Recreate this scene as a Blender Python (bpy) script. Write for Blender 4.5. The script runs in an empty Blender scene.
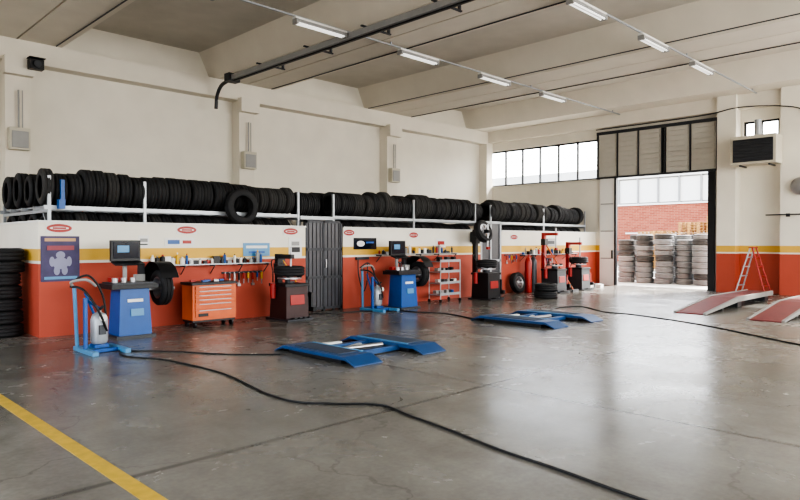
import bpy, math, random
from mathutils import Matrix, Vector, Euler
random.seed(7)
S=bpy.context.scene
def lin(c):
    out=[]
    for v in c:
        v/=255.0
        out.append(v/12.92 if v<=0.04045 else ((v+0.055)/1.055)**2.4)
    return (*out,1.0)
MATS={}
def mat(name,rgb,rough=0.5,metal=0.0,var=0.12,scale=6.0,bump=0.0,emit=0.0,bscale=None):
    if name in MATS: return MATS[name]
    m=bpy.data.materials.new(name); m.use_nodes=True
    nt=m.node_tree; b=nt.nodes['Principled BSDF']
    tc=nt.nodes.new('ShaderNodeTexCoord')
    nz=nt.nodes.new('ShaderNodeTexNoise'); nz.inputs['Scale'].default_value=scale; nz.inputs['Detail'].default_value=5
    nt.links.new(tc.outputs['Object'],nz.inputs['Vector'])
    mx=nt.nodes.new('ShaderNodeMix'); mx.data_type='RGBA'
    c=lin(rgb)
    mx.inputs[6].default_value=tuple(max(0,x*(1-var)) for x in c[:3])+(1,)
    mx.inputs[7].default_value=tuple(min(1,x*(1+var)) for x in c[:3])+(1,)
    nt.links.new(nz.outputs['Fac'],mx.inputs[0]); nt.links.new(mx.outputs[2],b.inputs['Base Color'])
    b.inputs['Roughness'].default_value=rough; b.inputs['Metallic'].default_value=metal
    if bump:
        n2=nt.nodes.new('ShaderNodeTexNoise'); n2.inputs['Scale'].default_value=bscale or scale*6
        nt.links.new(tc.outputs['Object'],n2.inputs['Vector'])
        bp=nt.nodes.new('ShaderNodeBump'); bp.inputs['Strength'].default_value=bump; bp.inputs['Distance'].default_value=0.02
        nt.links.new(n2.outputs['Fac'],bp.inputs['Height']); nt.links.new(bp.outputs['Normal'],b.inputs['Normal'])
    if emit:
        b.inputs['Emission Color'].default_value=c; b.inputs['Emission Strength'].default_value=emit
    MATS[name]=m; return m

class MB:
    def __init__(s): s.v=[];s.f=[];s.mi=[];s.sm=[];s.mats=[]
    def m(s,mt):
        if mt not in s.mats: s.mats.append(mt)
        return s.mats.index(mt)
    def add(s,vs,fs,mt,smooth=False):
        o=len(s.v); s.v.extend([tuple(v) for v in vs]); k=s.m(mt)
        for f in fs:
            s.f.append(tuple(i+o for i in f)); s.mi.append(k); s.sm.append(smooth)
    def box(s,c,d,mt,rot=None,taper=None):
        x,y,z=[q/2 for q in d]; t=taper or (1,1)
        vs=[Vector(p) for p in [(-x,-y,-z),(x,-y,-z),(x,y,-z),(-x,y,-z),(-x*t[0],-y*t[1],z),(x*t[0],-y*t[1],z),(x*t[0],y*t[1],z),(-x*t[0],y*t[1],z)]]
        if rot: 
            R=Euler([math.radians(a) for a in rot]).to_matrix(); vs=[R@v for v in vs]
        c=Vector(c); vs=[v+c for v in vs]
        s.add(vs,[(0,3,2,1),(4,5,6,7),(0,1,5,4),(1,2,6,5),(2,3,7,6),(3,0,4,7)],mt)
    def bx(s,x0,x1,y0,y1,z0,z1,mt): s.box(((x0+x1)/2,(y0+y1)/2,(z0+z1)/2),(abs(x1-x0),abs(y1-y0),abs(z1-z0)),mt)
    def cyl(s,p0,p1,r,mt,r1=None,seg=16):
        p0=Vector(p0);p1=Vector(p1); r1=r if r1 is None else r1
        q=(p1-p0).to_track_quat('Z','Y').to_matrix()
        a=[];b=[]
        for i in range(seg):
            t=2*math.pi*i/seg; d=Vector((math.cos(t),math.sin(t),0))
            a.append(p0+q@(d*r)); b.append(p1+q@(d*r1))
        s.add(a+b,[(i,(i+1)%seg,seg+(i+1)%seg,seg+i) for i in range(seg)],mt,True)
        s.add(a,[tuple(range(seg))[::-1]],mt); s.add(b,[tuple(range(seg))],mt)
    def tube(s,pts,r,mt,seg=8):
        pts=[Vector(p) for p in pts]; n=len(pts); vs=[]
        for i,p in enumerate(pts):
            t=(pts[min(i+1,n-1)]-pts[max(i-1,0)]).normalized()
            up=Vector((0,0,1)) if abs(t.z)<0.95 else Vector((1,0,0))
            u=t.cross(up).normalized(); w=u.cross(t)
            for k in range(seg):
                a=2*math.pi*k/seg; vs.append(p+u*math.cos(a)*r+w*math.sin(a)*r)
        fs=[(i*seg+k,i*seg+(k+1)%seg,(i+1)*seg+(k+1)%seg,(i+1)*seg+k) for i in range(n-1) for k in range(seg)]
        s.add(vs,fs,mt,True); s.add(vs[:seg],[tuple(range(seg))],mt); s.add(vs[-seg:],[tuple(range(seg))],mt)
    def lathe(s,prof,M,mt,seg=24,closed=False):
        vs=[]
        for i in range(seg):
            t=2*math.pi*i/seg
            for (r,h) in prof: vs.append(M@Vector((r*math.cos(t),r*math.sin(t),h)))
        n=len(prof); rng=n if closed else n-1
        fs=[(i*n+k,((i+1)%seg)*n+k,((i+1)%seg)*n+(k+1)%n,i*n+(k+1)%n) for i in range(seg) for k in range(rng)]
        s.add(vs,fs,mt,True)
    def build(s,name,loc=(0,0,0),rz=0,bevel=0,autosm=True):
        me=bpy.data.meshes.new(name); me.from_pydata(s.v,[],s.f)
        for m_ in s.mats: me.materials.append(m_)
        me.polygons.foreach_set('material_index',s.mi); me.polygons.foreach_set('use_smooth',s.sm); me.update()
        import bmesh
        b=bmesh.new(); b.from_mesh(me); bmesh.ops.recalc_face_normals(b,faces=b.faces); b.to_mesh(me); b.free()
        o=bpy.data.objects.new(name,me); S.collection.objects.link(o); o.location=loc; o.rotation_euler=(0,0,math.radians(rz))
        if bevel:
            md=o.modifiers.new('bev','BEVEL'); md.width=bevel; md.segments=2; md.limit_method='ANGLE'; md.angle_limit=math.radians(50)
        return o
def smooth_path(pts,sub=8):
    P=[Vector(p) for p in pts]; P=[P[0]]+P+[P[-1]]; out=[]
    for i in range(1,len(P)-2):
        for k in range(sub):
            t=k/sub; a,b,c,d=P[i-1],P[i],P[i+1],P[i+2]
            out.append(0.5*((2*b)+(c-a)*t+(2*a-5*b+4*c-d)*t*t+(3*b-a-3*c+d)*t**3))
    out.append(P[-2]); return out

# ---------- materials
RUB=mat('rubber',(34,34,36),0.72,var=0.35,scale=9,bump=0.3,bscale=60)
RUB2=mat('rubber_worn',(56,55,54),0.85,var=0.35,scale=9,bump=0.3,bscale=60)
RUBO=mat('rubber_daylit',(108,108,108),0.85,var=0.25,scale=6,bump=0.3,bscale=60)  # outdoor tyres: daylight on the rubber painted in as paler grey
BLK=mat('black_plastic',(24,25,28),0.45)
DGR=mat('dark_grey_metal',(62,64,68),0.45,0.3)
GAL=mat('galvanised_steel',(168,172,176),0.4,0.35)
GRY=mat('grey_paint',(150,150,148),0.5)
WHT=mat('white_paint',(222,221,216),0.5,var=0.04)
BEI=mat('beige_metal',(192,186,170),.5)
BLU=mat('blue_paint',(24,82,150),0.38,var=0.15)
LBL=mat('light_blue_paint',(84,140,180),0.4)
RED=mat('red_paint',(164,44,38),0.42)
ORG=mat('orange_paint',(206,102,54),0.4)
YEL=mat('yellow_paint',(216,172,60),0.6)
STL=mat('steel',(170,170,172),0.3,0.8)
WOOD=mat('pallet_wood',(160,124,76),0.8,var=0.3)
CONC=mat('precast_concrete',(222,216,203),0.85,var=0.09,scale=1.5,bump=0.1,bscale=30)
SLAB=mat('ceiling_slab',(206,201,190),0.9,var=0.1,scale=2,bump=0.3,bscale=50)
SCR=mat('screen_dark',(18,28,42),0.15)

def wall_mat():
    m=bpy.data.materials.new('painted_wall'); m.use_nodes=True; nt=m.node_tree; b=nt.nodes['Principled BSDF']
    tc=nt.nodes.new('ShaderNodeTexCoord'); sp=nt.nodes.new('ShaderNodeSeparateXYZ'); nt.links.new(tc.outputs['Object'],sp.inputs[0])
    mr=nt.nodes.new('ShaderNodeMapRange'); mr.inputs[1].default_value=0; mr.inputs[2].default_value=4; nt.links.new(sp.outputs['Z'],mr.inputs[0])
    r=nt.nodes.new('ShaderNodeValToRGB'); r.color_ramp.interpolation='CONSTANT'; e=r.color_ramp.elements
    e[0].position=0; e[0].color=lin((186,86,66)); e[1].position=1.22/4; e[1].color=lin((229,224,211))
    a=e.new(1.28/4); a.color=lin((218,176,82)); a=e.new(1.48/4); a.color=lin((231,226,213))
    nt.links.new(mr.outputs[0],r.inputs[0])
    nz=nt.nodes.new('ShaderNodeTexNoise'); nz.inputs['Scale'].default_value=1.3; nz.inputs['Detail'].default_value=6
    nt.links.new(tc.outputs['Object'],nz.inputs['Vector'])
    m2=nt.nodes.new('ShaderNodeMapRange'); m2.inputs[3].default_value=0.85; m2.inputs[4].default_value=1.04; nt.links.new(nz.outputs['Fac'],m2.inputs[0])
    mx=nt.nodes.new('ShaderNodeMix'); mx.data_type='RGBA'; mx.blend_type='MULTIPLY'; mx.inputs[0].default_value=1
    nt.links.new(r.outputs[0],mx.inputs[6]); nt.links.new(m2.outputs[0],mx.inputs[7]); nt.links.new(mx.outputs[2],b.inputs['Base Color'])
    b.inputs['Roughness'].default_value=0.65
    return m
WALL=wall_mat()

def floor_mat():
    m=bpy.data.materials.new('polished_concrete'); m.use_nodes=True; nt=m.node_tree; b=nt.nodes['Principled BSDF']
    N=nt.nodes.new; L=nt.links.new
    tc=N('ShaderNodeTexCoord'); sp=N('ShaderNodeSeparateXYZ'); L(tc.outputs['Object'],sp.inputs[0])
    def noise(sc,det=6,dist=0,rg=.5,vec=None):
        n=N('ShaderNodeTexNoise'); n.inputs['Scale'].default_value=sc; n.inputs['Detail'].default_value=det; n.inputs['Distortion'].default_value=dist; n.inputs['Roughness'].default_value=rg
        L(vec or tc.outputs['Object'],n.inputs['Vector']); return n
    def ramp(src,p0,c0,p1,c1):
        r=N('ShaderNodeValToRGB'); e=r.color_ramp.elements
        e[0].position=p0; e[0].color=(*c0,1) if len(c0)==3 else c0; e[1].position=p1; e[1].color=(*c1,1) if len(c1)==3 else c1
        L(src,r.inputs[0]); return r.outputs[0]
    def mul(a,bb,f):
        x=N('ShaderNodeMix'); x.data_type='RGBA'; x.blend_type='MULTIPLY'; x.inputs[0].default_value=f; L(a,x.inputs[6]); L(bb,x.inputs[7]); return x.outputs[2]
    n1=noise(0.28,9,0.3,.6); n2=noise(1.1,11,0.3,.6); n3=noise(24,5); n4=noise(4.5,8,.3,.6)
    mp=N('ShaderNodeMapping'); mp.inputs['Scale'].default_value=(1.2,.25,1); mp.inputs['Rotation'].default_value=(0,0,.35); L(tc.outputs['Object'],mp.inputs[0])
    n5=noise(2.2,6,.4,.6,mp.outputs[0])
    col=ramp(n1.outputs['Fac'],.3,lin((108,106,101)),.7,lin((144,142,136)))
    col=mul(col,ramp(n2.outputs['Fac'],.3,(.58,.575,.56),.66,(1.05,1.05,1.04)),.6)
    col=mul(col,ramp(n4.outputs['Fac'],.3,(.74,.74,.73),.66,(1.05,1.05,1.05)),.45)
    col=mul(col,ramp(n5.outputs['Fac'],.3,(.72,.71,.69),.58,(1,1,1)),.35)
    col=mul(col,ramp(n3.outputs['Fac'],.3,(.82,.82,.82),.7,(1.06,1.06,1.06)),.6)
    vo=N('ShaderNodeTexVoronoi'); vo.feature='DISTANCE_TO_EDGE'; vo.inputs['Scale'].default_value=.33
    vm=N('ShaderNodeVectorMath'); vm.operation='ADD'; L(tc.outputs['Object'],vm.inputs[0]); nn=noise(1.6,6)
    L(nn.outputs['Color'],vm.inputs[1]); L(vm.outputs[0],vo.inputs['Vector'])
    ck=N('ShaderNodeMapRange'); L(vo.outputs['Distance'],ck.inputs[0]); ck.inputs[1].default_value=.001; ck.inputs[2].default_value=.006; ck.inputs[3].default_value=.3; ck.inputs[4].default_value=0
    def joint(sock,off):
        s=N('ShaderNodeMath'); s.operation='SUBTRACT'; L(sp.outputs[sock],s.inputs[0]); s.inputs[1].default_value=off
        p=N('ShaderNodeMath'); p.operation='PINGPONG'; L(s.outputs[0],p.inputs[0]); p.inputs[1].default_value=3.0
        c=N('ShaderNodeMapRange'); c.interpolation_type='SMOOTHSTEP'; L(p.outputs[0],c.inputs[0]); c.inputs[1].default_value=0.01; c.inputs[2].default_value=0.05; c.inputs[3].default_value=.65; c.inputs[4].default_value=0
        return c
    def mx_(a,c):
        mm=N('ShaderNodeMath'); mm.operation='MAXIMUM'; L(a,mm.inputs[0]); L(c,mm.inputs[1]); return mm.outputs[0]
    j=mx_(mx_(joint('X',5.74).outputs[0],joint('Y',4.36).outputs[0]),ck.outputs[0])
    mj=N('ShaderNodeMix'); mj.data_type='RGBA'; L(j,mj.inputs[0]); L(col,mj.inputs[6]); mj.inputs[7].default_value=lin((56,55,53))
    L(mj.outputs[2],b.inputs['Base Color'])
    rr=N('ShaderNodeMapRange'); L(n2.outputs['Fac'],rr.inputs[0]); rr.inputs[1].default_value=0.3; rr.inputs[2].default_value=0.7; rr.inputs[3].default_value=0.2; rr.inputs[4].default_value=0.3
    L(rr.outputs[0],b.inputs['Roughness'])
    bp=N('ShaderNodeBump'); bp.inputs['Strength'].default_value=0.05; bp.inputs['Distance'].default_value=0.02; L(n3.outputs['Fac'],bp.inputs['Height']); L(bp.outputs['Normal'],b.inputs['Normal'])
    return m
FLOOR=floor_mat()
def brick():
    m=bpy.data.materials.new('brick_facade'); m.use_nodes=True; nt=m.node_tree; b=nt.nodes['Principled BSDF']
    tc=nt.nodes.new('ShaderNodeTexCoord')
    sp=nt.nodes.new('ShaderNodeSeparateXYZ'); cb=nt.nodes.new('ShaderNodeCombineXYZ'); nt.links.new(tc.outputs['Object'],sp.inputs[0]); nt.links.new(sp.outputs['Y'],cb.inputs[0]); nt.links.new(sp.outputs['Z'],cb.inputs[1])
    t=nt.nodes.new('ShaderNodeTexBrick'); t.inputs['Scale'].default_value=1.0; t.inputs['Brick Width'].default_value=.4; t.inputs['Row Height'].default_value=.12; t.inputs['Mortar Size'].default_value=.01
    t.inputs['Color1'].default_value=lin((166,92,70)); t.inputs['Color2'].default_value=lin((142,72,54)); t.inputs['Mortar'].default_value=lin((168,124,104))
    nt.links.new(cb.outputs[0],t.inputs['Vector']); nt.links.new(t.outputs['Color'],b.inputs['Base Color']); b.inputs['Roughness'].default_value=0.9
    return m
BRICK=brick()
def glass():
    m=bpy.data.materials.new('window_glass'); m.use_nodes=True; nt=m.node_tree; nt.nodes.remove(nt.nodes['Principled BSDF'])
    o=nt.nodes['Material Output']; a=nt.nodes.new('ShaderNodeBsdfTransparent'); g=nt.nodes.new('ShaderNodeBsdfGlossy'); g.inputs['Roughness'].default_value=0.03
    mx=nt.nodes.new('ShaderNodeMixShader'); mx.inputs[0].default_value=0.07; nt.links.new(a.outputs[0],mx.inputs[1]); nt.links.new(g.outputs[0],mx.inputs[2]); nt.links.new(mx.outputs[0],o.inputs[0])
    return m
GLASS=glass()

# ---------- room shell
XB=22.2; YL=17.0; X0=-4.0; Y0=-6.0; ZT=7.0
b=MB(); b.bx(X0-.3,XB+.3,Y0-.3,YL+.3,-0.2,0,FLOOR); b.build('floor')
b=MB(); b.bx(X0,XB+.3,YL,YL+.3,0,ZT,WALL); b.build('wall_left')
def wall_openings(name,axis,pos,thick,a0,a1,z1,ops):
    w=MB(); cur=a0
    def seg(p,q,za,zb):
        if q-p<1e-4 or zb-za<1e-4: return
        if axis=='X': w.bx(pos,pos+thick,p,q,za,zb,WALL)
        else: w.bx(p,q,pos,pos+thick,za,zb,WALL)
    for (p,q,za,zb) in sorted(ops):
        seg(cur,p,0,z1); seg(p,q,0,za); seg(p,q,zb,z1); cur=q
    seg(cur,a1,0,z1); return w.build(name)
wall_openings('wall_back','X',XB,.3,Y0,YL,ZT,[(-4,4,3.95,5.45),(5.7,6.72,4.72,5.42),(7.6,11.25,0,4.0),(11.75,16.85,3.95,5.45)])
wall_openings('wall_right','Y',Y0-.3,.3,X0,XB+.3,ZT,[(-2,3,2.2,5.6),(4.5,9.5,0,4.6),(11,15.5,2.2,5.6),(16.5,21,2.2,5.6)])
wall_openings('wall_front','X',X0-.3,.3,Y0,YL+.3,ZT,[(-3,2,2.2,5.6),(3.5,8.5,0,4.6),(10,15,2.2,5.6)])
b=MB(); b.bx(X0-.3,XB+.3,Y0-.3,YL+.3,ZT,ZT+.2,SLAB); b.build('ceiling')
for cx in [-1.8,4.2,10.2,16.2,21.9]:
    b=MB(); hw,tw=.95,1.3
    if cx>21: prof=[(-hw,6.25),(.28,6.25),(.28,7.0),(-tw,7.0)]
    else: prof=[(-hw,6.25),(-.02,6.25),(-.02,6.32),(.02,6.32),(.02,6.25),(hw,6.25),(tw,7.0),(-tw,7.0)]
    n=len(prof); vs=[(cx+x,Y0,z) for x,z in prof]+[(cx+x,YL,z) for x,z in prof]
    b.add(vs,[(i,(i+1)%n,n+(i+1)%n,n+i) for i in range(n)],CONC)
    b.build('ceiling_beam')
b=MB(); b.bx(X0,XB,YL-.4,YL,5.75,6.25,CONC); b.build('trim_1')
b=MB(); b.bx(XB-.3,XB,Y0,YL-.4,5.8,6.25,CONC); b.build('trim_2')
for x in [4.2,10.2,16.2]:
    b=MB(); b.bx(x-.25,x+.25,YL-.4,YL,0,5.75,CONC); b.bx(x-.3,x+.3,YL-.62,YL-.4,5.4,5.8,CONC); b.build('wall_pilaster')
b=MB(); b.bx(XB-.4,XB,YL-.4,YL,0,5.75,CONC); b.build('wall_pilaster')
for (y0,y1) in [(6.8,7.36),(4.95,5.55),(-1,-.4)]:
    b=MB(); b.bx(XB-.45,XB,y0,y1,0,6.25,WALL); b.build('wall_column')
for x,z in [(4.2,3.95),(10.2,4.0),(16.2,4.0)]:
    b=MB(); b.box((0,0,0),(.42,.2,.5),BEI); b.box((0,-.11,-.02),(.34,.03,.38),GRY); b.cyl((0,.02,.25),(0,.02,1.12),.02,GRY); b.cyl((.08,.02,.25),(.08,.02,1.12),.012,GRY)
    b.build('junction_box',(x,YL-.51,z),bevel=.01)
b=MB(); b.box((0,0,0),(.3,.2,.22),BLK); b.cyl((0,-.1,0),(0,-.16,0),.08,DGR); b.cyl((0,.1,0),(0,.3,0),.02,DGR); b.box((0,-.02,.14),(.34,.28,.02),BLK); b.build('wall_floodlight',(4.5,16.28,5.65),bevel=.01)

def window(name,y0,y1,z0,z1,nm):
    b=MB(); x=XB+.08; t=.06
    b.bx(x,x+.08,y0,y1,z0,z0+t,BLK); b.bx(x,x+.08,y0,y1,z1-t,z1,BLK)
    for i in range(nm+1):
        y=y0+(y1-y0-t)*i/nm; b.bx(x,x+.08,y,y+t,z0,z1,BLK)
    b.bx(x+.03,x+.04,y0,y1,z0,z1,GLASS)
    b.bx(XB-.05,XB,y0,y1,z0-.04,z0,CONC)
    b.build(name)
window('window_1',11.75,16.85,3.95,5.45,6)
window('window_2',5.7,6.72,4.72,5.42,2)
window('window_3',-4,4,3.95,5.45,8)

SHUT=mat('shutter_metal',(184,181,172),0.5,0.0,var=.06)
b=MB()
for (y0,y1) in [(11.62,10.9),(10.86,10.12),(10.08,9.3),(9.12,8.34),(8.28,7.5)]:
    b.bx(XB-.14,XB-.06,y1,y0,3.98,5.55,SHUT)
    n=9
    for i in range(n):
        z=3.98+1.57*(i+.5)/n; b.bx(XB-.165,XB-.14,y1+.04,y0-.04,z-.06,z+.06,SHUT)
for y in (11.66,10.88,10.10,9.26,9.16,8.31,7.46): b.bx(XB-.18,XB-.05,y-.02,y+.02,3.98,5.55,DGR)
b.bx(XB-.16,XB-.01,7.4,11.7,5.55,5.66,DGR); b.bx(XB-.18,XB-.01,7.4,11.7,3.93,3.99,DGR); b.build('roller_shutter')
b=MB(); b.bx(XB-.12,XB-.04,11.0,11.58,0.01,3.93,WHT); b.bx(XB-.15,XB-.02,10.93,11.0,0.01,3.93,BLK)
for z in (1.0,2.0,3.0): b.bx(XB-.135,XB-.12,11.04,11.54,z-.02,z+.02,GRY)
b.bx(XB-.17,XB-.12,11.06,11.1,1.0,1.3,BLK); b.build('door_1',bevel=.004)
b=MB(); b.bx(XB-.2,XB-.01,7.5,7.72,0.0,3.92,BLK); b.bx(XB-.15,XB-.03,7.38,7.5,0,3.92,GRY); b.build('trim_3')

# partition
PW=MB(); z1=1.93
for (x0,x1) in [(3.28,8.76),(9.87,15.2),(16.25,XB)]: PW.bx(x0,x1,11.8,11.92,0,z1,WALL)
PW.bx(3.28,3.4,11.92,YL,0,z1,WALL); 
PW.build('wall_partition')
b=MB()
for (x0,x1) in [(3.26,8.76),(9.87,15.2),(16.25,XB)]: b.bx(x0,x1,11.77,11.94,1.93,1.965,WHT)
b.bx(3.26,3.42,11.94,YL-.4,1.93,1.965,WHT); b.build('trim_4')
DK=mat('dark_mesh_panel',(78,78,82),0.35,0.2,var=.2)
b=MB(); b.bx(8.82,9.81,11.83,11.87,.03,2.07,DK)
for x in (8.77,9.28,9.80): b.bx(x,x+.06,11.81,11.89,0,2.10,DGR)
for z in (.03,.75,1.4,2.04): b.bx(8.77,9.86,11.81,11.89,z,z+.06,DGR)
for i in range(9): b.bx(8.87+i*.11,8.88+i*.11,11.815,11.83,.05,2.05,BLK)
b.cyl((9.35,11.79,1.0),(9.35,11.79,1.2),.02,STL); b.build('door_2')
b=MB(); b.bx(15.25,16.2,11.83,11.87,.03,2.15,DK)
for x in (15.21,15.68,16.17): b.bx(x,x+.07,11.80,11.9,0,2.22,GAL)
for z in (.03,1.0,2.16): b.bx(15.21,16.24,11.80,11.9,z,z+.07,GAL)
b.build('door_3')

# ---------- tyres
def tyre(b,M,R=.32,W=.2,mt=RUB,seg=24,rim=None):
    r=R*.6
    pr=[(r,-.36*W),(r+.015,-.47*W),((r+R)/2,-.52*W),(R-.045,-.49*W),(R-.016,-.43*W),(R,-.34*W),(R,-.2*W),(R-.014,-.18*W),(R-.014,-.12*W),(R,-.10*W)]
    pr=pr+[(a,-h) for a,h in reversed(pr)]+[(R-.04,.36*W),(R-.04,-.36*W)]
    b.lathe(pr,M,mt,seg,closed=True)
    if rim:
        b.lathe([(r+.01,-.4*W),(r-.02,-.38*W),(r-.03,.2*W),(r-.03,.38*W),(r+.01,.4*W)],M,rim,seg)
        b.lathe([(.0001,.3*W),(.06,.3*W),(.07,.22*W),(.0001,.2*W)],M,rim,16)
        for k in range(7):
            a=2*math.pi*k/7; A=M@Matrix.Rotation(a,4,'Z')
            vs=[A@Vector(p) for p in [(.04,-.025,.24*W),(.04,.025,.24*W),(r-.02,.035,.32*W),(r-.02,-.035,.32*W),(.04,-.025,.1*W),(.04,.025,.1*W),(r-.02,.035,.2*W),(r-.02,-.035,.2*W)]]
            b.add(vs,[(0,3,2,1),(4,5,6,7),(0,1,5,4),(1,2,6,5),(2,3,7,6),(3,0,4,7)],rim)
RX=Matrix.Rotation(math.pi/2,4,'Y')
def tyre_row(x0,x1,y,zb,rmin=.275,rmax=.345,name='tyre_row'):
    b=MB(); x=x0; R=random.uniform(rmin,rmax); W=.21; mt=RUB
    while True:
        if random.random()<.4: R=random.uniform(rmin,rmax); W=random.uniform(.185,.25); mt=random.choice([RUB,RUB,RUB2])
        if x+W>x1: break
        tl=random.uniform(-.09,.09)
        M=Matrix.Translation((x+W/2,y+random.uniform(-.04,.04),zb+R))@Matrix.Rotation(tl,4,'Z')@RX
        tyre(b,M,R,W,mt,24); x+=W+.006
        if random.random()<.05: x+=.06
    return b.build(name)
ZS=2.24
for y in (12.24,12.97,13.7,14.43): tyre_row(3.42,8.7,y,ZS)
tyre_row(3.5,8.7,12.3,1.55,.29,.3); tyre_row(3.5,5.5,13.0,1.55,.29,.3); tyre_row(3.5,5.5,13.7,1.55,.29,.3); tyre_row(3.5,5.5,14.4,1.55,.29,.3)
tyre_row(8.8,9.6,12.3,2.17,.29,.31)
tyre_row(9.75,15.15,12.24,ZS); tyre_row(9.75,15.15,12.97,ZS); tyre_row(9.95,15.15,12.3,1.55,.29,.3)
tyre_row(15.9,21.7,12.24,ZS); tyre_row(15.9,21.7,12.97,ZS); tyre_row(16.3,21.7,12.3,1.55,.29,.3)
tyre_row(15.25,15.85,12.3,2.26,.26,.28)
def rack(x0,x1,ups,deep):
    b=MB(); ye=12.55+.73*(deep-1)
    for y in [11.985]+[12.60+.73*k for k in range(deep)]: b.bx(x0,x1,y-.018,y+.018,ZS-.08,ZS-.01,GAL)
    for x in ups:
        for y in [11.985,ye+.05]:
            b.bx(x-.025,x+.025,y-.025,y+.025,0,ZS+ (.5 if y<12 else .1),GAL)
        b.bx(x-.02,x+.02,11.985,ye,ZS-.13,ZS-.08,GAL)
        b.tube([(x,11.985,1.75),(x,12.3,2.1)],.012,GAL,6)
    b.bx(x0,x1,11.985,12.58,1.5,1.54,GAL)
    if deep>3:
        b.bx(x0,5.6,12.58,14.8,1.5,1.54,GAL)
    for k in range(int((x1-x0)/.3)): b.bx(x0+.1+k*.3,x0+.14+k*.3,11.985,ye,ZS-.03,ZS-.005,GAL)
    b.build('tyre_rack')
rack(3.42,8.72,[3.5,5.15,8.69],4); rack(9.7,15.18,[9.72,12.5,15.16],2); rack(15.9,21.75,[15.93,18.9,21.7],2)
b=MB(); b.bx(8.74,9.68,11.99,12.6,2.12,2.165,GAL); b.bx(8.74,9.68,11.95,11.99,2.12,2.2,GAL); b.build('door_lintel_shelf')
b=MB(); b.box((0,0,0),(.1,.12,.16),BLU); b.box((.02,0,.22),(.06,.06,.4),BLU); b.build('rack_clamp',(3.66,11.88,2.25))
b=MB(); tyre(b,Matrix.Rotation(math.radians(86),4,'X'),.36,.2,RUB,40); b.build('hanging_tyre',(7.12,11.80,2.335))
def stack(x,y,n,mt,R=.33):
    b=MB(); z=0
    for i in range(n):
        W=random.uniform(.19,.22); M=Matrix.Translation((random.uniform(-.03,.03),random.uniform(-.03,.03),z+W*.52))
        tyre(b,M,R*random.uniform(.94,1.02),W,random.choice([mt,mt,mt,RUB2]) if mt is RUBO else mt,28); z+=W*1.03
    b.build('tyre_stack',(x,y,0 if x<XB else -.01))
stack(2.9,12.5,7,RUB)
for (x,y,n) in [(24.6,11.75,8),(24.7,11.0,9),(24.6,10.25,9),(24.9,9.55,8),(24.6,8.82,9),(25.5,11.4,9),(25.6,10.6,9),(25.5,9.85,9),(25.7,9.1,9),(25.6,8.35,9),(26.6,10.9,9),(26.6,10.1,9),(26.4,12.1,9)]:
    stack(x,y,n,RUBO)

# ---------- exterior
ASPH=mat('asphalt',(180,178,172),0.9,var=.12,scale=1.2)
b=MB(); b.bx(XB+.3,90,-60,80,-.2,-.01,ASPH); b.build('ground_outside')
b=MB(); b.bx(46,60,0,45,0,4.4,BRICK); b.bx(46.1,60,0,45,4.4,6.3,GRY)
for i in range(30):
    b.bx(45.9,46.1,1.5*i,1.5*i+.12,4.4,6.3,GRY)
    b.bx(46.02,46.1,1.5*i+.12,1.5*i+1.5,4.5,6.2,WHT)
b.bx(45.8,60,0,45,6.3,7.2,WHT); b.bx(45.85,46,0,45,4.3,4.42,WHT); b.bx(45.9,46,12,22,2.2,2.3,WHT); b.build('brick_building')
def pallets(x,y,n):
    b=MB()
    for i in range(n):
        z=i*.15
        for k in range(5): b.box((0,-.5+k*.25,z+.13),(1.2,.11,.022),WOOD)
        for xx in (-.55,0,.55):
            b.box((xx,0,z+.02),(.1,1.1,.022),WOOD)
            for yy in (-.48,0,.48): b.box((xx,yy,z+.075),(.12,.13,.09),WOOD)
    b.build('pallet_stack',(x,y,-.01))
for (x,y,n) in [(36,14.9,15),(36,13.4,18),(36.2,12.0,20),(38,16.6,15)]: pallets(x,y,n)

# ---------- ceiling services
EM=mat('lamp_tube',(235,235,232),0.4,emit=.7)
for (y,xs,xe) in [(10.7,[2.2,5.25,8.35,11.35,14.4,17.4],21.85),(6.2,[2.2,5.25,8.3,11.3,14.3,17.2],21.7),(1.5,[5.25,8.3,11.3,14.3,17.2],21.85)]:
    b=MB(); b.bx(-2,xe,y-.02,y+.02,6.16,6.19,GAL)
    for k in (-1.8,4.0,10.4,16.2,21.3): b.bx(k-.02,k+.02,y-.015,y+.015,6.19,6.245,GAL)
    b.build('conduit_tray')
    for x in xs:
        b=MB(); b.box((0,0,.05),(1.35,.12,.04),WHT); b.box((0,0,.0),(1.25,.15,.06),GRY,taper=(1,.8)); b.cyl((-.6,-.04,-.05),(.6,-.04,-.05),.02,EM); b.cyl((-.6,.04,-.05),(.6,.04,-.05),.02,EM)
        for e in (-.64,.64): b.box((e,0,-.02),(.05,.15,.1),GRY)
        b.build('fluorescent_lamp',(x,y,6.088))
RAILM=mat('aluminium_rail',(165,166,166),.5,.3)
b=MB(); b.bx(9.05,9.25,-3,15.6,6.0,6.13,RAILM); b.bx(9.12,9.18,-3,15.6,5.97,6.0,BLK)
for y in range(-2,16,2): b.box((9.38,y+.1,6.14),(.86,.05,.03),DGR); b.box((9.75,y+.1,6.2),(.05,.05,.1),DGR)
b.bx(8.98,9.32,15.5,15.75,5.96,6.18,DGR)
b.tube(smooth_path([(9.15,15.7,6.05),(9.1,16.1,5.95),(9.1,16.35,5.7),(9.12,16.45,5.35)]),.05,DGR)
b.build('exhaust_extraction_rail')
b=MB()
for x in [11.0,14.95,5.0,17.1]: b.cyl((x,-5,6.23),(x,16.5,6.23),.014,DGR,seg=8)
b.build('electrical_conduit')
b=MB(); b.tube(smooth_path([(21.82,11.6,5.72),(21.82,9,5.72),(21.7,7.6,5.72),(21.65,6.6,5.8),(21.65,5.2,5.6),(21.7,4.6,5.2)]),.018,BLK,6); b.build('wall_cable')
b=MB(); b.box((0,0,0),(.7,1.25,.85),BEI); b.box((-.36,0,-.02),(.03,1.1,.68),DGR)
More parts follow.
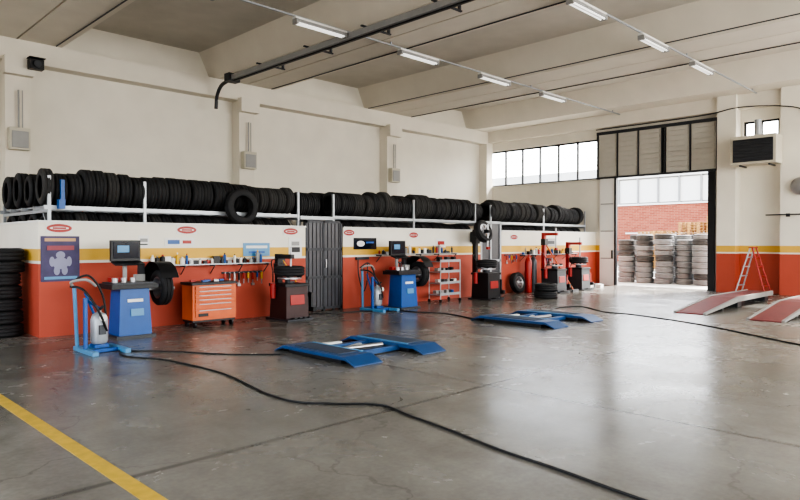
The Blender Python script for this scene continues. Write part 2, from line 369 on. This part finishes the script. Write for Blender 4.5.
for i in range(8): b.box((-.385,0,-.3+i*.085),(.04,1.08,.02),DGR,rot=(0,30,0))
b.box((.1,.4,-.45),(.6,.05,.05),DGR); b.box((.1,-.4,-.45),(.6,.05,.05),DGR); b.cyl((.15,0,.4),(.15,0,.95),.1,GAL)
b.build('unit_heater',(21.36,6.1,4.37),bevel=.01)
b=MB(); b.lathe([(.0001,.05),(.15,.03),(.24,0),(.26,-.03),(.26,-.06)],Matrix.Rotation(-math.pi/2,4,'Y'),STL,24); b.tube([(.06,0,0),(.14,0,0)],.02,DGR); b.build('convex_mirror',(21.6,5.0,3.25))
b=MB(); b.tube([(0,.5,0),(0,-.6,0)],.02,DGR); b.tube([(0,-.1,0),(.14,-.1,0)],.02,DGR); b.box((0,-.1,-.02),(.06,.1,.1),BLK); b.build('wall_arm_rail',(21.6,5.4,2.42))

# ---------- signs / posters
def poster(name,x0,x1,z0,z1,base,shapes=[]):
    b=MB(); y=11.793; cx=(x0+x1)/2; cz=(z0+z1)/2; w=x1-x0; h=z1-z0
    b.box((0,0,0),(w,.012,h),base)
    for i,(sx,sz,sw,sh,m_,kind) in enumerate(shapes):
        yy=-.008-.002*i
        if kind=='c':
            n=20; vs=[(sx*w+math.cos(2*math.pi*k/n)*sw*w/2,yy,sz*h+math.sin(2*math.pi*k/n)*sh*h/2) for k in range(n)]
            b.add(vs,[tuple(range(n))],m_)
        else: b.box((sx*w,yy,sz*h),(sw*w,.003,sh*h),m_)
    b.build(name,(cx,y,cz))
PUR=mat('poster_navy',(66,58,96),.5,var=.5,scale=5)
PL=mat('poster_pale',(140,140,165),.5,var=.15)
poster('poster',3.31,3.92,.93,1.70,PUR,[(0,.42,.8,.07,mat('pgold',(190,150,110)),'b'),(0,-.1,.42,.26,PL,'c'),(0,.08,.24,.17,PL,'c'),(-.22,-.06,.14,.22,PL,'c'),(.22,-.06,.14,.22,PL,'c'),(-.1,-.26,.16,.2,PL,'c'),(.1,-.26,.16,.2,PL,'c'),(0,.24,.7,.1,mat('pred',(150,70,80)),'b'),(0,-.42,.85,.06,LBL,'b')])
def oval(x,w=.42,z=1.83):
    poster('oval_sign',x-w/2,x+w/2,z-.08,z+.09,WHT,[(0,0,.96,.86,RED,'c'),(0,.0,.72,.3,WHT,'c'),(0,0,.5,.18,RED,'b')])
oval(3.6); oval(5.9); oval(8.35,.4,1.83); oval(10.05,.35,1.82); oval(16.9,.4,1.75); oval(12.3,.35,1.78)
poster('sign_board',5.45,6.05,1.52,1.68,WHT,[(-.2,0,.4,.5,BLU,'b'),(.25,0,.3,.4,RED,'b')])
poster('sign_board',7.15,7.8,1.3,1.58,LBL,[(0,.2,.8,.2,WHT,'b'),(0,-.2,.6,.15,BLU,'b')])
poster('sign_board',8.3,8.65,1.25,1.70,WHT,[(0,.2,.6,.2,GRY,'b'),(0,-.1,.7,.25,BLK,'b')])
poster('sign_board',10.2,10.95,1.42,1.70,SCR,[(-.2,0,.35,.5,WHT,'c'),(.2,.1,.35,.15,BLU,'b')])
poster('sign_board',13.2,13.6,1.45,1.7,WHT,[(0,0,.7,.4,RED,'b')])
poster('sign_board',18.6,19.4,1.45,1.72,GRY,[(0,0,.7,.4,BLK,'b')])
poster('sign_board',4.95,5.15,1.5,1.72,WHT,[(0,.1,.7,.3,GRY,'b'),(0,-.25,.7,.1,BLK,'b')])

def shelf(x0,x1,z,d=.22,items=14):
    b=MB(); b.bx(x0,x1,11.8-d,11.8,z-.02,z,GAL)
    n=int((x1-x0)/.8)+1
    for i in range(n+1):
        x=x0+.05+(x1-x0-.1)*i/n; b.bx(x-.01,x+.01,11.8-d*.9,11.8,z-.05,z-.02,DGR); b.tube([(x,11.8-d*.85,z-.04),(x,11.79,z-.2)],.01,DGR,6)
    b.build('wall_shelf')
    c=MB(); cols=[WHT,RED,BLK,YEL,BLU,BLK,GRY,DGR,WHT]
    for i in range(items):
        x=x0+.08+(x1-x0-.16)*(i+random.uniform(-.3,.3))/items; x=max(x0+.05,x); y=11.8-random.uniform(.08,d-.08); h=random.uniform(.08,.26); r=random.uniform(.025,.05); m_=random.choice(cols)
        if random.random()<.3: c.box((x,y,z+h*.3),(r*3,r*2,h*.6),m_)
        else:
            c.cyl((x,y,z),(x,y,z+h*.75),r,m_,seg=12); c.cyl((x,y,z+h*.75),(x,y,z+h*.85),r,m_,r*.4,12); c.cyl((x,y,z+h*.85),(x,y,z+h),r*.4,random.choice(cols),seg=8)
    c.build('bottle_collection')
shelf(5.1,7.7,1.17,items=26); shelf(10.9,13.9,1.3,items=24); shelf(17.2,20.5,1.2,items=22)
def tools(x0,x1,z,n):
    b=MB()
    b.bx(x0,x1,11.775,11.8,z+.07,z+.11,DGR)
    for i in range(n):
        x=x0+.04+(x1-x0-.08)*i/(n-1); h=random.uniform(.12,.26); c=random.choice([BLK,RED,BLU,STL,DGR,YEL])
        b.cyl((x,11.8,z+.09),(x,11.72,z+.09),.008,STL,seg=6); b.box((x,11.735,z+.08-h*.3),(.03,.03,h*.6),c); b.box((x,11.735,z+.08-h*.8),(.02,.015,h*.5),STL)
        if i%3==0: b.box((x,11.735,z+.08-h),(.07,.03,.05),STL)
    b.build('hanging_tools')
tools(6.65,7.6,.88,9); tools(4.95,5.6,.88,6); tools(11.7,12.5,.98,7); tools(16.4,17.0,1.1,5); tools(18.6,19.1,.95,5)
b=MB(); b.tube(smooth_path([(8.42,11.6,.5),(8.36,11.62,.75),(8.25,11.64,.95),(8.15,11.7,1.12),(8.1,11.75,1.22)]),.012,YEL,6); b.box((8.1,11.76,1.2),(.12,.06,.12),DGR); b.build('air_hose')
b=MB(); b.tube(smooth_path([(10.3,11.74,1.2),(10.28,11.7,.8),(10.4,11.66,.4),(10.55,11.68,.7),(10.6,11.74,1.1)]),.014,BLK,6); b.box((10.45,11.76,1.2),(.4,.06,.06),DGR); b.build('air_hose')

# ---------- machines
def balancer(loc,rz=0,body=BLU,name='wheel_balancer',wheel=True):
    b=MB()
    b.box((0,0,.42),(.56,.46,.8),body,taper=(.86,.86)); b.box((0,0,.02),(.66,.56,.04),DGR)
    b.box((.03,-.225,.42),(.22,.015,.12),LBL,rot=(-4,0,0)); b.box((.0,-.215,.62),(.26,.015,.05),WHT,rot=(-4,0,0))
    b.box((-.02,0,.86),(.78,.56,.08),BLK); b.box((-.02,0,.91),(.7,.48,.03),DGR)
    for i in (-.3,-.15,0): b.cyl((i,-.12,.92),(i,-.12,1.0),.05,STL,seg=12)
    b.box((.2,.1,.98),(.16,.12,.12),GRY); b.box((-.2,.12,.96),(.2,.12,.08),RED)
    b.cyl((.2,0,.78),(.78,0,.78),.03,STL); b.cyl((.5,0,.78),(.58,0,.78),.02,STL,.09); b.cyl((.66,0,.78),(.72,0,.78),.08,BLK)
    if wheel: tyre(b,Matrix.Translation((.55,0,.8))@RX,.31,.2,RUB,32,STL)
    n=14; vs=[]
    for i in range(n+1):
        a=math.radians(20+155*i/n)
        for (r,x) in [(.42,.38),(.42,.68),(.36,.72)]: vs.append((x,-math.cos(a)*r,.84+math.sin(a)*r))
    fs=[(i*3+k,i*3+k+1,(i+1)*3+k+1,(i+1)*3+k) for i in range(n) for k in range(2)]
    b.add(vs,fs,BLK,True); 
    b.box((.3,.26,.95),(.1,.08,.5),DGR)
    b.box((0,.22,1.12),(.06,.05,.45),GRY); b.box((0,.2,1.45),(.5,.08,.36),BLK); b.box((0,.155,1.46),(.43,.01,.28),SCR); b.box((-.05,.148,1.48),(.2,.005,.12),LBL); b.box((0,.08,1.24),(.5,.2,.03),BLK,rot=(15,0,0))
    return b.build(name,loc,rz,bevel=.008)
def wheel_lift(loc,rz=0):
    b=MB()
    b.box((0,0,.03),(.08,.8,.06),LBL); b.box((.45,0,.03),(.08,.8,.06),LBL); b.box((.22,.36,.03),(.5,.08,.06),LBL); b.box((.22,-.1,.03),(.5,.06,.05),BLU)
    b.tube([(.0,.34,.05),(-.05,.3,.95)],.028,LBL); b.tube([(.42,.34,.05),(.1,.3,.85)],.02,BLU); b.tube(smooth_path([(-.05,.3,.93),(-.12,.2,1.02),(.05,.1,1.05),(.2,.15,.95)]),.02,GRY)
    b.tube(smooth_path([(-.1,.3,.95),(.0,.05,.9),(.15,-.1,.6),(.28,-.05,.3)]),.018,BLK); b.tube(smooth_path([(-.1,.32,1.0),(.15,.3,1.1),(.35,.3,.8),(.42,.32,.3)]),.016,BLK)
    M=Matrix.Translation((.22,.08,.0)); b.lathe([(.0001,.1),(.1,.11),(.12,.16),(.12,.46),(.09,.54),(.03,.57),(.03,.62),(.0001,.62)],M,GAL,20)
    b.cyl((.22,.08,.6),(.22,-.06,.66),.02,BLK); b.cyl((.22,-.05,.5),(.22,-.1,.5),.05,WHT); b.box((.22,-.045,.32),(.1,.03,.14),DGR)
    b.box((.22,.08,.08),(.2,.2,.05),BLU); b.box((.0,.0,.42),(.05,.05,.75),BLU)
    b.tube([(.0,0,.78),(.22,.05,.62)],.02,BLU)
    b.build('bead_seater_tank',loc,rz,bevel=.005)
def changer(loc,rz=0,body=RED,col=DGR,h=1.75,name='tyre_changer',wheel=False):
    b=MB()
    b.box((0,0,.36),(.56,.6,.66),body,taper=(.92,.92)); b.box((0,0,.02),(.62,.8,.04),DGR); b.box((0,0,.72),(.6,.6,.06),BLK)
    b.cyl((0,-.02,.75),(0,-.02,.84),.1,DGR); b.cyl((0,-.02,.84),(0,-.02,.87),.25,STL,seg=24)
    for k in range(4):
        a=math.radians(45+90*k); b.box((.2*math.cos(a),-.02+.2*math.sin(a),.89),(.1,.05,.05),BLK,rot=(0,0,45+90*k))
    b.box((0,.38,h/2),(.12,.12,h),col); b.box((0,.15,h-.05),(.09,.55,.09),col); b.cyl((0,-.06,h-.5),(0,-.06,h+.15),.022,STL); b.box((0,-.08,h-.52),(.1,.08,.07),RED)
    b.box((0,.36,h-.3),(.18,.16,.2),BLK)
    b.box((.36,.1,.5),(.06,.5,.08),col); b.box((.4,-.2,.36),(.05,.1,.38),col); b.box((.4,-.24,.2),(.08,.22,.1),BLK); b.box((.3,-.1,.25),(.03,.3,.35),RUB)
    b.box((0,-.29,.42),(.34,.02,.2),RED if body is not RED else DGR,rot=(-3,0,0))
    for k in (-.18,-.06,.06,.18): b.box((k,-.42,.06),(.07,.16,.03),BLK,rot=(-12,0,0))
    b.cyl((-.33,.1,.45),(-.33,.1,.75),.06,RED); b.tube(smooth_path([(-.33,.1,.78),(-.4,0,1.0),(-.3,.2,1.2),(-.08,.36,1.25)]),.012,BLK)
    if wheel: tyre(b,Matrix.Translation((0,-.02,1.0)),.31,.2,RUB,28,STL)
    if wheel=='up':
        tyre(b,Matrix.Translation((0,.1,1.9))@Matrix.Rotation(math.radians(70),4,'X'),.32,.2,RUB,30,STL)
    return b.build(name,loc,rz,bevel=.008)
balancer((4.45,10.95,0),0); wheel_lift((3.3,9.7,0),0)
balancer((11.05,10.95,0),0); wheel_lift((10.0,10.9,0),0)
changer((7.75,11.0,0),0,mat('dark_body',(60,36,34),.5),BLK,1.35,wheel=True)
changer((14.35,10.95,0),0,BLK,BLK,1.95,wheel='up')
changer((17.9,10.95,0),0,DGR,RED,1.9)
changer((19.4,10.95,0),0,DGR,RED,1.6,wheel=True)
b=MB(); b.box((0,0,0),(.34,.22,.3),DGR); b.box((0,-.12,0),(.28,.02,.2),GAL); b.build('control_box',(14.85,11.67,1.75),bevel=.01)
b=MB(); b.box((0,0,.47),(.9,.42,.66),ORG); b.box((0,0,.82),(.94,.46,.05),BLK)
z=.78
for h in (.08,.08,.08,.08,.12,.15):
    b.box((-.0,-.222,z-h/2),(.8,.03,h-.018),ORG); b.box((0,-.243,z-.02),(.66,.012,.016),STL); z-=h
b.box((-.25,-.243,.24),(.2,.01,.06),BLK); b.box((0,0,.12),(.88,.4,.04),BLK)
for x in (-.38,.38):
    for y in (-.15,.15): b.cyl((x-.02,y,.06),(x+.02,y,.06),.06,BLK,seg=14)
b.tube([(.45,-.16,.78),(.54,-.16,.8),(.54,.16,.8),(.45,.16,.78)],.014,STL)
for i in range(5): b.box((-.3+i*.15,random.uniform(-.1,.1),.86),(.1,.06,.04),random.choice([RED,STL,BLU]))
b.build('tool_trolley',(6.08,11.25,0),bevel=.006)
b=MB()
for x in (-.4,.4):
    for y in (-.2,.2): b.cyl((x,y,.08),(x,y,1.1),.014,GAL,seg=8); b.cyl((x-.015,y,.045),(x+.015,y,.045),.045,BLK,seg=12)
for z in (.2,.5,.8,1.08):
    b.box((0,0,z),(.82,.42,.02),GAL); b.box((0,-.2,z+.03),(.82,.01,.05),GAL)
for z in (.21,.51,.81,1.09):
    for k in range(5): b.box((-.3+k*.15,random.uniform(-.08,.08),z+.06),(.09,.12,random.uniform(.06,.12)),random.choice([WHT,BLK,DGR,BLU,GRY,BLK]))
b.build('shelf_trolley',(13.0,11.3,0))
b=MB(); tyre(b,Matrix.Translation((0,0,.1)),.33,.2,RUB,32,STL); tyre(b,Matrix.Translation((.02,0,.31)),.33,.2,RUB,32,STL); b.build('wheel_pile',(15.9,10.0,0))
b=MB(); tyre(b,Matrix.Rotation(math.radians(80),4,'X'),.32,.2,RUB,32,STL); b.build('leaning_wheel',(16.75,11.55,.33))
b=MB(); b.tube([(18.55,10.6,.0),(18.62,11.76,1.6)],.022,ORG); b.box((18.55,10.58,.04),(.35,.06,.08),DGR); b.build('floor_broom')
b=MB()
for i in range(6): b.box((random.uniform(-.4,.4),random.uniform(-.2,.2),.06),(random.uniform(.15,.35),.2,.12),random.choice([DGR,GRY,WHT,BLK]))
b.build('parts_boxes',(20.9,11.1,0),bevel=.01)
b=MB()
for dx,m_ in ((0,RED),(.28,DGR)):
    b.lathe([(.0001,0),(.1,0),(.11,.03),(.11,.95),(.08,1.08),(.03,1.12),(.03,1.2),(.0001,1.2)],Matrix.Translation((dx,0,0)),m_,20)
b.build('gas_cylinder',(17.2,11.45,0))
b=MB()
for s_,m_ in ((-1,RED),(1,GAL)):
    for x in (-.25,.25): b.tube([(x*(1.2),s_*.42,0.0),(x*.75,s_*.03,1.42)],.022,m_,8)
    for k in range(1,5):
        t=k/5.0; w=.25*(1.2-.45*t); b.box((0,s_*(.42-.39*t),1.42*t),(2*w,.07,.025),m_)
b.box((0,0,1.43),(.42,.14,.03),RED); b.build('step_ladder',(21.3,6.15,0))

# ---------- low scissor lifts
DBL=mat('lift_blue',(28,72,120),.42,var=.3,scale=5)
def lift(loc,name='scissor_lift',hl=.9,ox=.64):
    b=MB()
    for sx in (-1,1):
        x=sx*ox; q=hl-.22
        b.box((x,0,.085),(.5,2*q,.05),DBL); b.box((x,0,.035),(.42,2*q-.2,.06),BLK)
        for sy in (-1,1):
            vs=[(x-.25,sy*q,.11),(x+.25,sy*q,.11),(x+.25,sy*hl,.015),(x-.25,sy*hl,.015),(x-.25,sy*q,.07),(x+.25,sy*q,.07),(x+.25,sy*hl,.0),(x-.25,sy*hl,.0)]
            b.add(vs,[(0,1,2,3),(4,5,6,7),(0,1,5,4),(1,2,6,5),(2,3,7,6),(3,0,4,7)],DBL)
        b.box((x,0,.115),(.34,1.0,.015),mat('rubber_pad',(62,74,92),.7))
        b.box((x-sx*.2,0,.118),(.04,1.1,.015),LBL)
    b.box((0,.3,.05),(.9,.1,.07),DBL); b.box((0,-.35,.05),(.9,.1,.07),DBL)
    b.box((-.2,.5,.06),(.45,.09,.06),WHT,rot=(0,0,-8)); b.box((-.1,.1,.05),(.6,.06,.06),GAL,rot=(0,0,20)); b.cyl((-.38,0,.07),(.35,-.1,.07),.035,STL)
    b.build(name,loc,bevel=.006)
lift((6.22,7.05,0)); lift((11.2,7.25,0),hl=.98,ox=.68)
DR=mat('ramp_red',(112,36,34),.65,var=.3)
RE=mat('ramp_edge',(134,132,128),.6,var=.2)
def runway(y0,y1,xs,xe,zt=.25,ramp=2.2):
    b=MB(); m=.06
    def prism(ya,yb,mt,dz=0):
        P=[(xs,.02+dz),(xs+ramp,zt+dz),(xe,zt+dz),(xe,zt-.1),(xs+ramp,zt-.1),(xs,0)]
        n=len(P); vs=[(x,ya,z) for x,z in P]+[(x,yb,z) for x,z in P]
        b.add(vs,[tuple(range(n)),tuple(range(n,2*n))]+[(i,(i+1)%n,n+(i+1)%n,n+i) for i in range(n)],mt)
    prism(y0+m,y1-m,DR); prism(y0,y0+m,RE,.02); prism(y1-m,y1,RE,.02)
    for x in (xs+ramp+.2,xe-.4): b.bx(x,x+.3,y0+.1,y1-.1,0,zt-.1,DGR)
    b.bx(xs+ramp*.6,xs+ramp*.65,y0+.1,y1-.1,0,zt*.35,DGR)
    b.build('car_ramp',bevel=.004)
runway(5.15,5.85,14.6,19.6); runway(3.55,4.25,14.3,19.4)

b=MB(); b.bx(1.655,1.775,-5,11.6,0,.003,mat('line_yellow',(190,160,66),.45,var=.4,scale=9)); b.build('floor_marking')
def cable(pts,r=.014,name='floor_cable'):
    b=MB(); b.tube(smooth_path([(x,y,r) for x,y in pts],10),r,BLK,8); b.build(name)
cable([(3.75,9.66),(3.59,9.0),(3.85,8.32),(3.95,7.03),(3.76,5.83),(3.76,5.23),(3.99,4.89),(4.27,4.55),(4.2,4.07),(4.11,3.51),(3.99,2.91),(3.93,2.36),(3.84,1.73),(3.8,1.0),(3.9,-.5)],.0105)
cable([(3.75,9.45),(4.21,8.94),(4.7,8.1),(5.2,7.6)],.009)
cable([(10.6,11.2),(10.5,10.2),(10.75,9.33),(10.45,8.3)],.011)
cable([(12.4,7.6),(13.4,8.2),(14.3,8.0),(13.6,7.0),(13.5,6.2),(12.8,4.6),(11.9,3.35),(11.4,2.64),(10.8,1.5)],.011)
cable([(8.4,11.6),(8.9,11.2),(9.8,11.0),(10.3,10.4)],.011)

# ---------- light
w=bpy.data.worlds.new('sky'); S.world=w; w.use_nodes=True; nt=w.node_tree
bg=nt.nodes['Background']; sk=nt.nodes.new('ShaderNodeTexSky'); sk.sky_type='NISHITA'; sk.sun_disc=False; sk.sun_elevation=math.radians(42); sk.sun_rotation=math.radians(100); sk.dust_density=3
hs=nt.nodes.new('ShaderNodeHueSaturation'); hs.inputs['Saturation'].default_value=.45; nt.links.new(sk.outputs[0],hs.inputs['Color']); nt.links.new(hs.outputs[0],bg.inputs[0]); bg.inputs[1].default_value=1.3
sd=bpy.data.lights.new('sun','SUN'); sd.energy=13; sd.angle=.02; sd.color=(1,.96,.9); so=bpy.data.objects.new('sun',sd); S.collection.objects.link(so)
so.rotation_euler=Vector((-1.0,.3,-1.0)).to_track_quat('-Z','Y').to_euler()
def area(name,loc,d,sx,sy,e,col=(1,.985,.955)):
    l=bpy.data.lights.new(name,'AREA'); l.shape='RECTANGLE'; l.size=sx; l.size_y=sy; l.energy=e; l.color=col
    o=bpy.data.objects.new(name,l); S.collection.objects.link(o); o.location=loc; o.rotation_euler=Vector(d).to_track_quat('-Z','Z').to_euler()
for x,wd,z,e in [(.5,5,3.9,190),(7,5,2.4,420),(13.2,4.5,3.9,600),(18.7,4.5,3.9,680)]: area('daylight_fill',(x,Y0-.35,z),(0,1,0.2),wd,3.4,e)  # added interior fill lamps outside the unseen right wall openings
for y,wd,z in [(-.5,5,3.9),(6,5,2.4),(12.5,5,3.9)]: area('daylight_fill',(X0-.35,y,z),(1,0,.1),wd,3.4,120)  # more added fill, set behind the camera outside the front wall

cd=bpy.data.cameras.new('camera'); cd.lens=28.8; cd.sensor_width=36; co=bpy.data.objects.new('camera',cd); S.collection.objects.link(co)
co.location=(0,0,1.6); co.rotation_euler=(math.radians(90-.716),0,math.radians(-45)); cd.clip_end=300; S.camera=co
S.view_settings.view_transform='AgX'; S.view_settings.look='AgX - High Contrast'; S.view_settings.exposure=0.08
